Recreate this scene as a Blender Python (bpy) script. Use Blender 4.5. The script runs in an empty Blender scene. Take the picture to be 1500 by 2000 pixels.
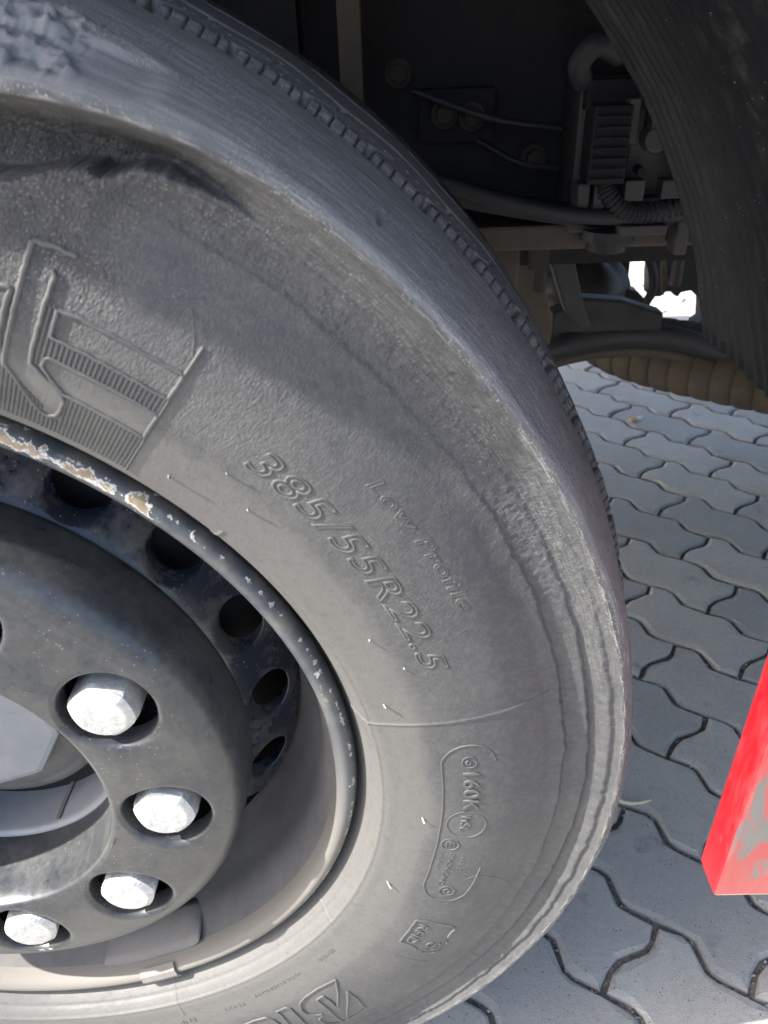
import bpy, bmesh, math, random
import numpy as np
from mathutils import Matrix, Vector

random.seed(7); rng = np.random.default_rng(11)
S = bpy.context.scene
C = S.collection
D = bpy.data

# ------------------------------------------------------------------ camera
cam_d = D.cameras.new('camera'); cam = D.objects.new('camera', cam_d); C.objects.link(cam)
S.camera = cam
cam_d.sensor_fit = 'VERTICAL'; cam_d.sensor_height = 36.0; cam_d.sensor_width = 27.0
cam_d.lens = 1482.23 / 2000 * 36.0
cam_d.clip_start = 0.02; cam_d.clip_end = 500
right = Vector((0.99948341, 0.00183623, -0.03208653)); down = Vector((-0.02597432, -0.54181392, -0.84009702))
fwd = Vector((-0.01892754, 0.84049646, -0.54148633))
m = Matrix((right, -down, -fwd)).transposed().to_4x4()
m.translation = Vector((0.33283, -0.34628, 0.90195))
cam.matrix_world = m
cam_d.dof.use_dof = True; cam_d.dof.focus_distance = 0.60; cam_d.dof.aperture_fstop = 12.0

# ------------------------------------------------------------------ world, sun, exposure
SUN_TRAVEL = Vector((0.72, 0.155, -0.70)).normalized()
to_sun = -SUN_TRAVEL
el = math.asin(to_sun.z); az = math.atan2(to_sun.x, to_sun.y)
W = D.worlds.new('World'); S.world = W; W.use_nodes = True
nt = W.node_tree
sky = nt.nodes.new('ShaderNodeTexSky'); sky.sky_type = 'NISHITA'; sky.sun_disc = False
sky.dust_density = 3.0; sky.air_density = .85; sky.ozone_density = .6; sky.sun_elevation = el; sky.sun_rotation = az
bgn = nt.nodes['Background']; bgn.inputs[1].default_value = 0.15
nt.links.new(sky.outputs[0], bgn.inputs[0])
sd = D.lights.new('sun', 'SUN'); sun = D.objects.new('sun', sd); C.objects.link(sun)
sd.energy = 4.4; sd.angle = math.radians(0.6); sd.color = (1.0, 0.96, 0.90)
sun.rotation_euler = SUN_TRAVEL.to_track_quat('-Z', 'Y').to_euler()
S.view_settings.view_transform = 'Standard'; S.view_settings.look = 'None'
S.view_settings.gamma = 1.0; S.view_settings.use_curve_mapping = False
S.view_settings.exposure = 1.74

HZ = 0.47039          # hub height; the wheel axis is +Y, the wheel faces -Y

# ------------------------------------------------------------------ materials
def new_mat(name):
    mt = D.materials.new(name); mt.use_nodes = True
    return mt, mt.node_tree, mt.node_tree.nodes['Principled BSDF']

class N:
    """tiny node-graph helper"""
    def __init__(s, nt): s.nt = nt
    def n(s, t, **k):
        x = s.nt.nodes.new(t)
        for a, b in k.items(): setattr(x, a, b)
        return x
    def l(s, a, b): s.nt.links.new(a, b)
    def coord(s, which='Object', scale=(1, 1, 1), uv=False):
        tc = s.n('ShaderNodeTexCoord'); mp = s.n('ShaderNodeMapping'); mp.inputs['Scale'].default_value = scale
        s.l(tc.outputs['UV' if uv else which], mp.inputs[0]); return mp.outputs[0]
    def noise(s, vec, scale, detail=4, rough=.55, dist=0.):
        x = s.n('ShaderNodeTexNoise'); x.inputs['Scale'].default_value = scale; x.inputs['Detail'].default_value = detail
        x.inputs['Roughness'].default_value = rough; x.inputs['Distortion'].default_value = dist
        s.l(vec, x.inputs['Vector']); return x.outputs['Fac']
    def voro(s, vec, scale, feature='F1', out='Distance'):
        x = s.n('ShaderNodeTexVoronoi', feature=feature); x.inputs['Scale'].default_value = scale
        s.l(vec, x.inputs['Vector']); return x.outputs[out]
    def ramp(s, fac, *stops, interp='LINEAR'):
        r = s.n('ShaderNodeValToRGB'); r.color_ramp.interpolation = interp
        e = r.color_ramp.elements
        while len(e) < len(stops): e.new(.5)
        for i, (p, c) in enumerate(stops):
            e[i].position = p; e[i].color = (c, c, c, 1) if not isinstance(c, tuple) else (*c, 1)
        s.l(fac, r.inputs[0]); return r.outputs[0]
    def math(s, op, a, b=None):
        x = s.n('ShaderNodeMath', operation=op)
        for i, v in enumerate((a, b)):
            if v is None: continue
            if isinstance(v, (int, float)): x.inputs[i].default_value = v
            else: s.l(v, x.inputs[i])
        return x.outputs[0]
    def mix(s, f, a, b, mode='MIX'):
        x = s.n('ShaderNodeMix', data_type='RGBA', blend_type=mode)
        for sock, v in ((x.inputs[0], f), (x.inputs[6], a), (x.inputs[7], b)):
            if isinstance(v, (int, float)): sock.default_value = v
            elif isinstance(v, tuple): sock.default_value = (*v, 1)
            else: s.l(v, sock)
        return x.outputs[2]
    def attr(s, name):
        x = s.n('ShaderNodeAttribute', attribute_name=name); return x.outputs['Fac']
    def bump(s, h, strength, dist, prev=None):
        x = s.n('ShaderNodeBump'); x.inputs['Distance'].default_value = dist
        if isinstance(strength, (int, float)): x.inputs['Strength'].default_value = strength
        else: s.l(strength, x.inputs['Strength'])
        s.l(h, x.inputs['Height'])
        if prev is not None: s.l(prev, x.inputs['Normal'])
        return x.outputs[0]

def dusty(name, base, dust, lo, hi, scale=18, rough=.5, rough_dust=.8, metal=0., coat=0., bump=.15, bscale=400, bdist=.0006, speck=0., spec=.5):
    """painted or rubber surface with blotchy dust"""
    mt, t, b = new_mat(name); g = N(t); v = g.coord()
    n1 = g.noise(v, scale, 6, .62); n2 = g.noise(v, scale * 9, 4, .6)
    f = g.ramp(g.math('ADD', g.math('MULTIPLY', n1, .7), g.math('MULTIPLY', n2, .3)), (lo, 0.), (hi, 1.))
    col = g.mix(f, base, dust)
    if speck:
        sp = g.ramp(g.voro(v, 260), (.10, 1.), (.17, 0.))
        msk = g.ramp(g.noise(v, 30), (.5, 0.), (.62, 1.))
        col = g.mix(g.math('MULTIPLY', g.math('MULTIPLY', sp, msk), speck), col, (.42, .41, .38))
    g.l(col, b.inputs['Base Color'])
    r = g.mix(f, (rough,) * 3, (rough_dust,) * 3); g.l(r, b.inputs['Roughness'])
    b.inputs['Metallic'].default_value = metal; b.inputs['Coat Weight'].default_value = coat
    b.inputs['Specular IOR Level'].default_value = spec
    if bump: g.l(g.bump(g.noise(v, bscale, 3), bump, bdist), b.inputs['Normal'])
    return mt

def rubber_material():
    mt, t, b = new_mat('tyre_rubber'); g = N(t)
    uv = g.coord(uv=True); ob = g.coord()
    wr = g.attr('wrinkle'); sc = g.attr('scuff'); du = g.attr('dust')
    big = g.noise(ob, 9, 5, .6); mid = g.noise(ob, 45, 5, .65); fine = g.noise(ob, 420, 3, .6)
    mixn = g.math('ADD', g.math('MULTIPLY', big, .55), g.math('MULTIPLY', mid, .45))
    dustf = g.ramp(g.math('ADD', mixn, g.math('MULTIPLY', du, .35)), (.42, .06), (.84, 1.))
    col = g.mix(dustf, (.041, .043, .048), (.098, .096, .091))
    mot = g.noise(ob, 210, 4, .75); col = g.mix(g.ramp(mot, (.46, 0.), (.70, .32)), col, (.125, .123, .118)); col = g.mix(g.ramp(mot, (.28, .35), (.44, 0.)), col, (.028, .029, .032))
    # rubbed streaks along the tread edge
    st = g.noise(g.coord(uv=True, scale=(14, 160, 1)), 6, 4, .6)
    col = g.mix(g.math('MULTIPLY', g.attr('rub'), .85), col, (.205, .208, .216))  # scuffed shoulder, also toned paler in place of missing skylight
    col = g.mix(g.math('MULTIPLY', g.ramp(st, (.46, 0.), (.70, .8)), sc), col, (.30, .298, .295))
    # grains of sand stuck in the scuffed band
    sand = g.ramp(g.voro(ob, 620), (.16, 1.), (.28, 0.))
    sel = g.ramp(g.noise(ob, 60, 4, .7), (.40, 0.), (.58, 1.))
    sf = g.math('MULTIPLY', g.math('MULTIPLY', sand, sel), g.math('ADD', g.math('MULTIPLY', sc, .95), g.math('MULTIPLY', wr, .25)))
    col = g.mix(sf, col, (.40, .385, .35))
    g.l(col, b.inputs['Base Color'])
    rg = g.ramp(mid, (.3, .50), (.7, .72)); g.l(rg, b.inputs['Roughness'])
    b.inputs['Specular IOR Level'].default_value = .45
    # leather-like wrinkling
    wv = g.voro(g.coord(uv=True, scale=(1, .62, 1)), 780, 'SMOOTH_F1'); wn = g.noise(g.coord(uv=True, scale=(1, .45, 1)), 900, 3, .6, .8)
    wh = g.math('ADD', g.math('MULTIPLY', wv, .55), wn)
    patch = g.ramp(g.noise(ob, 16, 3, .6), (.32, .35), (.62, 1.))
    n1 = g.bump(wh, g.math('MULTIPLY', g.math('MULTIPLY', wr, patch), 1.0), .0013)
    n2 = g.bump(g.math('ADD', g.noise(ob, 900, 2), g.math('MULTIPLY', g.noise(g.coord(uv=True, scale=(8, 90, 1)), 9, 5, .65), 1.5)), g.math('MULTIPLY', sc, .75), .0011, n1)
    n3 = g.bump(g.math('ADD', fine, g.noise(ob, 1300, 2)), .30, .0006, n2)
    # hairline scratches
    s1 = g.ramp(g.noise(g.coord(uv=True, scale=(5, 60, 1)), 11, 3, .5, 1.2), (.495, 0.), (.5, 1.), (.505, 0.))
    n4 = g.bump(s1, .10, .0006, n3)
    g.l(n4, b.inputs['Normal'])
    return mt

def concrete_material():
    mt, t, b = new_mat('concrete_paver'); g = N(t)
    oi = g.n('ShaderNodeObjectInfo'); geo = g.n('ShaderNodeNewGeometry')
    v = geo.outputs['Position']
    n1 = g.noise(v, 9, 6, .65); n2 = g.noise(v, 110, 6, .75); n3 = g.noise(v, 620, 3, .7)
    col = g.mix(g.ramp(n1, (.32, 0.), (.68, 1.)), (.40, .38, .335), (.52, .495, .435))
    col = g.mix(g.ramp(n2, (.40, .0), (.70, .75)), col, (.56, .54, .485))
    col = g.mix(g.ramp(n3, (.45, .0), (.75, .6)), col, (.26, .255, .24))
    tone = g.ramp(oi.outputs['Random'], (0., 0.), (1., .75))
    col = g.mix(tone, col, g.mix(.8, col, (.25, .255, .25)))
    dark = g.ramp(g.voro(v, 190), (.13, 1.), (.19, 0.)); ds = g.ramp(g.noise(v, 60, 3, .7), (.46, 0.), (.56, .9))
    col = g.mix(g.math('MULTIPLY', dark, ds), col, (.07, .07, .07))
    lite = g.ramp(g.voro(v, 260), (.11, 1.), (.17, 0.)); ls = g.ramp(g.noise(v, 41, 3, .7), (.48, 0.), (.58, .8))
    col = g.mix(g.math('MULTIPLY', lite, ls), col, (.64, .63, .59))
    stain = g.ramp(g.noise(v, 13, 4, .7), (.62, 0.), (.74, .6))
    col = g.mix(stain, col, (.17, .165, .155))
    g.l(col, b.inputs['Base Color']); b.inputs['Roughness'].default_value = .82
    b.inputs['Specular IOR Level'].default_value = .35
    n = g.bump(g.math('ADD', n3, n2), .6, .0016); g.l(n, b.inputs['Normal'])
    return mt

def grit_material():
    mt, t, b = new_mat('joint_sand'); g = N(t)
    geo = g.n('ShaderNodeNewGeometry'); v = geo.outputs['Position']
    c = g.voro(v, 420, 'F1', 'Color')
    col = g.mix(g.ramp(g.noise(v, 150, 4, .7), (.35, 0.), (.7, 1.)), (.10, .095, .086), (.34, .32, .28))
    col = g.mix(.25, col, c, 'MULTIPLY')
    g.l(col, b.inputs['Base Color']); b.inputs['Roughness'].default_value = .95
    g.l(g.bump(g.noise(v, 500, 3), .8, .002), b.inputs['Normal'])
    return mt

def flange_paint():
    # arc and rad: where on the ring we are, so that scrapes run along it
    """dark blue-black paint with chips down to pale primer and rust, clustered near the wheel's upper right"""
    mt, t, b = new_mat('chipped_rim_paint'); g = N(t); v = g.coord()
    du = g.ramp(g.noise(v, 34, 6, .65), (.38, 0.), (.66, 1.))
    low = g.attr('dust')
    col = g.mix(g.math('MAXIMUM', g.math('MULTIPLY', du, .60), low), (.040, .050, .066), (.170, .157, .136))
    wear = g.attr('chip')
    cx = g.n('ShaderNodeCombineXYZ'); g.l(g.math('MULTIPLY', g.attr('arcpos'), .55), cx.inputs[0]); g.l(g.attr('radpos'), cx.inputs[1])
    c1 = g.math('ADD', g.noise(cx.outputs[0], 90, 8, .70, .6), g.math('MULTIPLY', wear, .26))
    edge = g.attr('edge'); c2 = g.math('ADD', g.noise(cx.outputs[0], 210, 6, .75), g.math('MULTIPLY', edge, .20))
    c1 = g.math('MAXIMUM', c1, c2)
    chip = g.ramp(c1, (.735, 0.), (.75, 1.)); white = g.ramp(c1, (.735, 0.), (.742, 1.), (.765, 1.), (.775, 0.))
    rust = g.mix(g.ramp(g.noise(v, 120, 4), (.3, 0.), (.7, 1.)), (.20, .145, .085), (.31, .25, .175))
    col = g.mix(chip, col, rust); col = g.mix(white, col, (.62, .62, .60))
    g.l(col, b.inputs['Base Color'])
    g.l(g.math('ADD', g.math('MULTIPLY', g.math('MAXIMUM', low, chip), .35), .38), b.inputs['Roughness'])
    n = g.bump(g.math('SUBTRACT', g.noise(v, 240, 3), g.math('MULTIPLY', chip, 1.2)), .30, .0007); g.l(n, b.inputs['Normal'])
    return mt

def red_paint():
    mt, t, b = new_mat('red_paint_grey_reflection'); g = N(t)
    v = g.coord(scale=(1, 1, .22)); ob = g.coord()
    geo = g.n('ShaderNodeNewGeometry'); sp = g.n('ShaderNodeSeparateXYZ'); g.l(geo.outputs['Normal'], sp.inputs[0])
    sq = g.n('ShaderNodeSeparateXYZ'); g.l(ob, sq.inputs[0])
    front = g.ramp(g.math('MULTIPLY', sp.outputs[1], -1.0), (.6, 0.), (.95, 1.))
    # grey reflection painted into the front face's colour above its lower lip, slanting strokes
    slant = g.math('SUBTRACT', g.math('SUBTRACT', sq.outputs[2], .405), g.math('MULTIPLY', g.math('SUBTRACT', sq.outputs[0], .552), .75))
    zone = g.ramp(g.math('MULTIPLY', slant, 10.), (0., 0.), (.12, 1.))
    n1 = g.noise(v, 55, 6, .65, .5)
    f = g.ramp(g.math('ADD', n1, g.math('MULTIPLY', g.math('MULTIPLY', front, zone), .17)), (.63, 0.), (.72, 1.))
    pk = g.ramp(g.noise(g.coord(scale=(1, 1, .25)), 60, 7, .75), (.46, 0.), (.70, .7))
    lowz = g.ramp(g.math('MULTIPLY', g.math('SUBTRACT', sq.outputs[2], .40), 10.), (.0, .42), (.6, 0.))
    col = g.mix(g.math('MAXIMUM', pk, lowz), (.30, .005, .010), (.36, .045, .05))
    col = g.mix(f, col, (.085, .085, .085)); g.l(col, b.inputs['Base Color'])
    g.l(g.math('ADD', g.math('MULTIPLY', pk, .4), .30), b.inputs['Roughness'])
    b.inputs['Coat Weight'].default_value = .8; b.inputs['Coat Roughness'].default_value = .12
    g.l(g.bump(g.math('ADD', g.noise(g.coord(scale=(1, 1, .2)), 60, 4), g.math('MULTIPLY', f, -.6)), .3, .0008), b.inputs['Normal'])
    return mt

def nut_material():
    mt, t, b = new_mat('silver_painted_nut'); g = N(t); v = g.coord()
    n1 = g.noise(v, 70, 6, .7, 1.); f = g.ramp(n1, (.34, 0.), (.60, 1.))
    col = g.mix(f, (.34, .345, .355), (.58, .565, .53)); g.l(col, b.inputs['Base Color'])
    b.inputs['Metallic'].default_value = .25; g.l(g.ramp(n1, (.3, .38), (.7, .6)), b.inputs['Roughness'])
    g.l(g.bump(g.noise(v, 150, 5, .65, 1.5), .55, .0016), b.inputs['Normal'])
    return mt

M = dict(
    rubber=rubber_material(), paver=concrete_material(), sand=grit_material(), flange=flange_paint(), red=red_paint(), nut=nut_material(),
    disc=dusty('dusty_disc_paint', (.012, .017, .028), (.125, .118, .108), .48, .74, 22, .24, .75, speck=.6, coat=.3),
    cover=dusty('dusty_cover_paint', (.034, .039, .047), (.115, .113, .106), .36, .76, 21, .27, .45, speck=.4, bump=.10, metal=.35),
    barrel=dusty('road_dust_on_rim', (.092, .087, .084), (.155, .146, .138), .35, .65, 12, .7, .85, bump=.1),
    hub=dusty('grey_hub_paint', (.19, .205, .23), (.30, .30, .295), .35, .7, 14, .4, .7, metal=.2),
    hubdark=dusty('dark_hub_ring', (.11, .105, .098), (.19, .18, .165), .4, .7, 20, .5, .8),
    drum=dusty('brake_black', (.006, .006, .007), (.016, .015, .014), .45, .75, 20, .6, .9),
    chassis=dusty('chassis_black', (.013, .013, .017), (.036, .034, .035), .42, .75, 9, .6, .9, spec=.2),
    brown=dusty('brown_grimy_steel', (.050, .040, .031), (.11, .09, .068), .38, .7, 9, .6, .9),
    mech=dusty('grey_grimy_casting', (.036, .034, .038), (.075, .068, .066), .38, .7, 20, .5, .85),
    rust=dusty('rusty_bolt_steel', (.014, .012, .011), (.05, .036, .028), .35, .7, 60, .6, .9),
    liner=dusty('dirty_black_plastic', (.009, .009, .012), (.075, .07, .062), .52, .80, 34, .55, .9, speck=.9),
    cable=dusty('black_cable', (.013, .014, .020), (.034, .033, .036), .4, .7, 20, .5, .8),
    ribdrum=dusty('brown_ribbed_rubber', (.062, .050, .038), (.13, .108, .084), .35, .7, 8, .7, .9, spec=.2),
    cab=dusty('cab_underside_paint', (.03, .03, .032), (.08, .08, .08), .4, .7, 4, .5, .8),
    weight=dusty('painted_balance_weight', (.15, .138, .126), (.205, .19, .17), .35, .65, 30, .6, .85),
    spew=dusty('pale_rubber_whisker', (.24, .235, .22), (.36, .35, .33), .3, .7, 80, .5, .7, bump=0),
)
m_, t_, b_ = new_mat('dry_straw'); b_.inputs['Base Color'].default_value = (.62, .56, .36, 1); b_.inputs['Roughness'].default_value = .6; M['straw'] = m_
m_, t_, b_ = new_mat('filter_cork_paper'); b_.inputs['Base Color'].default_value = (.62, .36, .12, 1); b_.inputs['Roughness'].default_value = .8; M['cork'] = m_
m_, t_, b_ = new_mat('cigarette_paper'); b_.inputs['Base Color'].default_value = (.78, .77, .74, 1); b_.inputs['Roughness'].default_value = .8; M['paper'] = m_
def pebble_material():
    mt, t, b = new_mat('joint_pebble'); g = N(t); geo = g.n('ShaderNodeNewGeometry')
    col = g.mix(geo.outputs['Random Per Island'], (.10, .10, .10), (.50, .50, .49)); g.l(col, b.inputs['Base Color']); b.inputs['Roughness'].default_value = .7
    return mt
M['pebble'] = pebble_material()

# ------------------------------------------------------------------ helpers
def link(name, me, mat=None, parent=None):
    o = D.objects.new(name, me); C.objects.link(o)
    if mat is not None and not me.materials: me.materials.append(mat)
    if parent is not None: o.parent = parent
    return o
def grid_mesh(name, P, wrap=False, smooth=True, uv=None, attrs=None):
    """P: (n, m, 3) grid of points -> quads"""
    n, mm = P.shape[:2]
    idx = np.arange(n * mm).reshape(n, mm)
    a = np.concatenate([idx, idx[:1]], 0) if wrap else idx
    q = np.stack([a[:-1, :-1], a[1:, :-1], a[1:, 1:], a[:-1, 1:]], -1).reshape(-1, 4)
    me = D.meshes.new(name)
    me.vertices.add(n * mm); me.vertices.foreach_set('co', P.reshape(-1).astype(np.float32))
    k = len(q); me.loops.add(k * 4); me.loops.foreach_set('vertex_index', q.reshape(-1).astype(np.int32))
    me.polygons.add(k); me.polygons.foreach_set('loop_start', np.arange(0, 4 * k, 4, dtype=np.int32))
    try: me.polygons.foreach_set('loop_total', np.full(k, 4, dtype=np.int32))
    except Exception: pass
    me.polygons.foreach_set('use_smooth', np.full(k, smooth))
    me.update(calc_edges=True)
    if uv is not None:
        l = me.uv_layers.new(name='UVMap'); l.data.foreach_set('uv', uv.reshape(-1, 2)[q.reshape(-1)].reshape(-1).astype(np.float32))
    for an, av in (attrs or {}).items():
        at = me.attributes.new(an, 'FLOAT', 'POINT'); at.data.foreach_set('value', av.reshape(-1).astype(np.float32))
    return me
def lathe_pts(prof, angs):
    """prof: list of (R, y); angs radians -> grid (len(angs), len(prof), 3)"""
    pr = np.array(prof, float); a = np.asarray(angs)[:, None]
    return np.stack([pr[None, :, 0] * np.cos(a), np.broadcast_to(pr[None, :, 1], (len(angs), len(pr))), HZ + pr[None, :, 0] * np.sin(a)], -1)
def smooth_prof(prof, n):
    """resample a polyline through Catmull-Rom"""
    p = np.array(prof, float); p = np.vstack([2 * p[0] - p[1], p, 2 * p[-1] - p[-2]]); out = []
    for i in range(1, len(p) - 2):
        for t in np.linspace(0, 1, n, endpoint=False):
            a, b, c, d = p[i - 1:i + 3]
            out.append(.5 * ((2 * b) + (c - a) * t + (2 * a - 5 * b + 4 * c - d) * t * t + (3 * b - a - 3 * c + d) * t ** 3))
    out.append(p[-2]); return np.array(out)
FULL = np.linspace(0, 2 * math.pi, 181)[:-1]
def lathe(name, prof, mat, parent, n=3, attrs=None, angs=FULL):
    pr = smooth_prof(prof, n) if n else np.array(prof, float)
    P = lathe_pts(pr, angs)
    me = grid_mesh(name, P[::-1], wrap=True, attrs={k: f(P[::-1]) for k, f in (attrs or {}).items()})
    return link(name, me, mat, parent)
def bm_obj(name, bm, mat, parent=None, smooth=False, bevel=0):
    if bevel:
        bmesh.ops.bevel(bm, geom=[e for e in bm.edges], offset=bevel, segments=2, affect='EDGES', profile=.6)
    me = D.meshes.new(name); bm.to_mesh(me); bm.free()
    for p in me.polygons: p.use_smooth = smooth
    return link(name, me, mat, parent)
def box(bm, c, s, rot=None):
    r = bmesh.ops.create_cube(bm, size=1.0)['verts']
    mt = Matrix.Translation(c) @ (rot.to_4x4() if rot else Matrix.Identity(4)) @ Matrix.Diagonal((*s, 1))
    bmesh.ops.transform(bm, matrix=mt, verts=r); return r
def cyl(bm, c, r, depth, axis='Y', seg=20, r2=None):
    v = bmesh.ops.create_cone(bm, cap_ends=True, segments=seg, radius1=r, radius2=r if r2 is None else r2, depth=depth)['verts']
    R = {'X': Matrix.Rotation(math.pi / 2, 4, 'Y'), 'Y': Matrix.Rotation(math.pi / 2, 4, 'X'), 'Z': Matrix.Identity(4)}[axis]
    bmesh.ops.transform(bm, matrix=Matrix.Translation(c) @ R, verts=v); return v
def tube_mesh(name, pts, r, seg=8, cyc=False, flat=1.0, up=(0, 1, 0)):
    """round tube along a polyline"""
    P = np.array(pts, float)
    T = np.gradient(P, axis=0); T /= np.linalg.norm(T, axis=1)[:, None] + 1e-12
    U = np.broadcast_to(np.array(up, float), P.shape); B = np.cross(T, U); B /= np.linalg.norm(B, axis=1)[:, None] + 1e-12
    U2 = np.cross(B, T); rr = np.broadcast_to(np.asarray(r, float), (len(P),))
    a = np.linspace(0, 2 * math.pi, seg + 1)
    G = P[:, None] + rr[:, None, None] * (np.cos(a)[None, :, None] * B[:, None] + flat * np.sin(a)[None, :, None] * U2[:, None])
    return grid_mesh(name, G)
def tube(name, pts, r, mat, parent, seg=8, flat=1.0, n=0, up=(0, 1, 0)):
    p = smooth_prof(pts, n) if n else pts
    return link(name, tube_mesh(name, p, r, seg, flat=flat, up=up), mat, parent)
def join_meshes(name, list_vf, mat, parent, smooth=False):
    V = []; F = []
    for v, f in list_vf:
        o = len(V); V.extend(map(tuple, v)); F.extend([tuple(i + o for i in q) for q in f])
    me = D.meshes.new(name); me.from_pydata(V, [], F); me.update()
    for p in me.polygons: p.use_smooth = smooth
    return link(name, me, mat, parent)

def vnoise(x, y, seed=0):
    """smooth value noise on numpy arrays"""
    r = np.random.default_rng(seed).random((256, 256))
    xi = np.floor(x).astype(int); yi = np.floor(y).astype(int); fx = x - xi; fy = y - yi
    fx = fx * fx * (3 - 2 * fx); fy = fy * fy * (3 - 2 * fy)
    a = r[xi % 256, yi % 256]; b = r[(xi + 1) % 256, yi % 256]; c = r[xi % 256, (yi + 1) % 256]; d = r[(xi + 1) % 256, (yi + 1) % 256]
    return (a * (1 - fx) + b * fx) * (1 - fy) + (c * (1 - fx) + d * fx) * fy
def fbm(x, y, seed=0, o=4):
    s = 0; a = .5
    for i in range(o): s = s + a * vnoise(x * 2 ** i, y * 2 ** i, seed + i); a *= .5
    return s / (1 - .5 ** o)
def sstep(a, b, x):
    t = np.clip((x - a) / (b - a), 0, 1); return t * t * (3 - 2 * t)

# ------------------------------------------------------------------ pavement
pave = link('pavement', D.meshes.new('pavement'), M['sand']); pave['kind'] = 'structure'
bm = bmesh.new(); bmesh.ops.create_grid(bm, x_segments=2, y_segments=2, size=60)
bmesh.ops.translate(bm, vec=(0, 0, -.0078), verts=bm.verts); bm.to_mesh(pave.data); bm.free()
U = .1125 * 1.00216; YAW = -.81272; OX, OY = .80254, .77808
LONG = [(0, 0), (.24, -.085), (.35, -.088), (.60, .075), (.71, .08)]      # zigzag of one long edge, per unit
SHORT = [(0, 0), (.21, .07), (.32, .06), (.60, -.06), (.76, -.07)]    # zigzag of one short edge
def paver_outline():
    pts = []
    for k in (0, 1): pts += [(k + u, v) for u, v in LONG]
    pts += [(2 + d, t) for t, d in SHORT]
    back = []
    for k in (0, 1): back += [(k + u, 1 + v) for u, v in LONG]
    back.append((2, 1)); pts += back[::-1][:-1]
    pts += [(d, t) for t, d in ([(1, 0)] + SHORT[::-1][:-1])]
    return np.array(pts)
def inset(P, d):
    n = len(P); out = []
    for i in range(n):
        a, b, c = P[i - 1], P[i], P[(i + 1) % n]
        e1 = (b - a) / np.linalg.norm(b - a); e2 = (c - b) / np.linalg.norm(c - b)
        n1 = np.array([-e1[1], e1[0]]); n2 = np.array([-e2[1], e2[0]]); nn = n1 + n2; nn /= np.linalg.norm(nn)
        out.append(b + nn * (d if np.isscalar(d) else float(d[i, 0])) / max(.5, nn @ n1))
    return np.array(out)
PO = (paver_outline() - [1, .5]) * U           # in metres, v down
PO[:, 1] *= -1                                 # to ground axes (before yaw); runs clockwise now
PO = PO[::-1]
def paver_vf(wear=0.):
    PO_ = PO + (rng.normal(0, wear, PO.shape) if wear else 0)
    j = lambda d: d * (1 + (rng.uniform(-.35, .9, (len(PO_), 1)) if wear else 0))
    rings = [(inset(PO_, .0034), -.022), (inset(PO_, .0035), -.0046), (inset(PO_, j(.0046)), -.0020), (inset(PO_, j(.0078)), 0.)]
    n = len(PO); V = []; F = []
    for r, z in rings: V += [(x, y, z) for x, y in r]
    for k in range(3):
        for i in range(n): F.append((k * n + i, k * n + (i + 1) % n, (k + 1) * n + (i + 1) % n, (k + 1) * n + i))
    F.append(tuple(range(3 * n, 4 * n))); return V, F
pv, pf = paver_vf()
pms = []
for _ in range(7):
    pm = D.meshes.new('paver'); pm.from_pydata(paver_vf(.0007)[0], [], pf); pm.materials.append(M['paver']); pm.update(); pms.append(pm)
cs, sn = math.cos(YAW), math.sin(YAW)
def ground(i, j):  # lattice units -> world
    a, b = i * U, -j * U
    return OX + cs * a - sn * b, OY + sn * a + cs * b
centres = []
for j in range(-70, 60):
    for k in range(-60, 60):
        i0 = (j % 2) + 2 * k
        x, y = ground(i0 + 1, j + .5)
        if -3.0 < x < 6 and -3 < y < 7: centres.append((x, y))
def in_view(x, y):
    return -.12 < y < 4.2 and .34 + .12 * y < x < .86 + .36 * y
vis = sorted([c for c in centres if in_view(*c)], key=lambda c: math.hypot(c[0] - .33, c[1] + .35))[:300]
vs = set(vis); proto = None
for x, y in vis:
    if proto is None: proto = o = link('paver', pm, None, pave)
    else: o = proto.copy(); C.objects.link(o); o.data = random.choice(pms)
    o.parent = pave
    o.location = (x, y, random.uniform(-.0012, .0012))
    o.rotation_euler = (random.gauss(0, .004), random.gauss(0, .004), YAW + random.gauss(0, .004))
rest = []
for x, y in centres:
    if (x, y) in vs: continue
    v = np.array(pv); w = np.stack([x + cs * v[:, 0] - sn * v[:, 1], y + sn * v[:, 0] + cs * v[:, 1], v[:, 2] + random.uniform(-.001, .001)], -1)
    rest.append((w, pf))
ro = join_meshes('pavers_around', rest, M['paver'], pave); ro['kind'] = 'stuff'
# little stones lying in the joints
peb = []
ico = bmesh.new(); bmesh.ops.create_icosphere(ico, subdivisions=1, radius=1); iv = np.array([v.co[:] for v in ico.verts]); if_ = [tuple(v.index for v in f.verts) for f in ico.faces]; ico.free()
for x, y in vis[:70]:
    for _ in range(44):
        k = random.randrange(len(PO)); t = random.random(); q = PO[k - 1] * (1 - t) + PO[k] * t + rng.normal(0, .0012, 2)
        r = random.choice([.0008, .001, .0013, .0016, .0022])
        gx, gy = x + cs * q[0] - sn * q[1], y + sn * q[0] + cs * q[1]
        peb.append((iv * np.array([r, r * random.uniform(.6, 1.1), r * .7]) * (1 + .2 * rng.normal(size=(len(iv), 1))) + [gx, gy, -.0068 + r * .5], if_))
po = join_meshes('joint_pebbles', peb, M['pebble'], pave, True); po['kind'] = 'stuff'

# ------------------------------------------------------------------ the truck
truck = D.objects.new('truck', None); C.objects.link(truck)
truck['label'] = 'red heavy truck with a worn dusty front tyre, seen close up at its wheel arch'; truck['category'] = 'truck'
def part(o, label=None):
    if label: o['label'] = label
    return o

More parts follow.
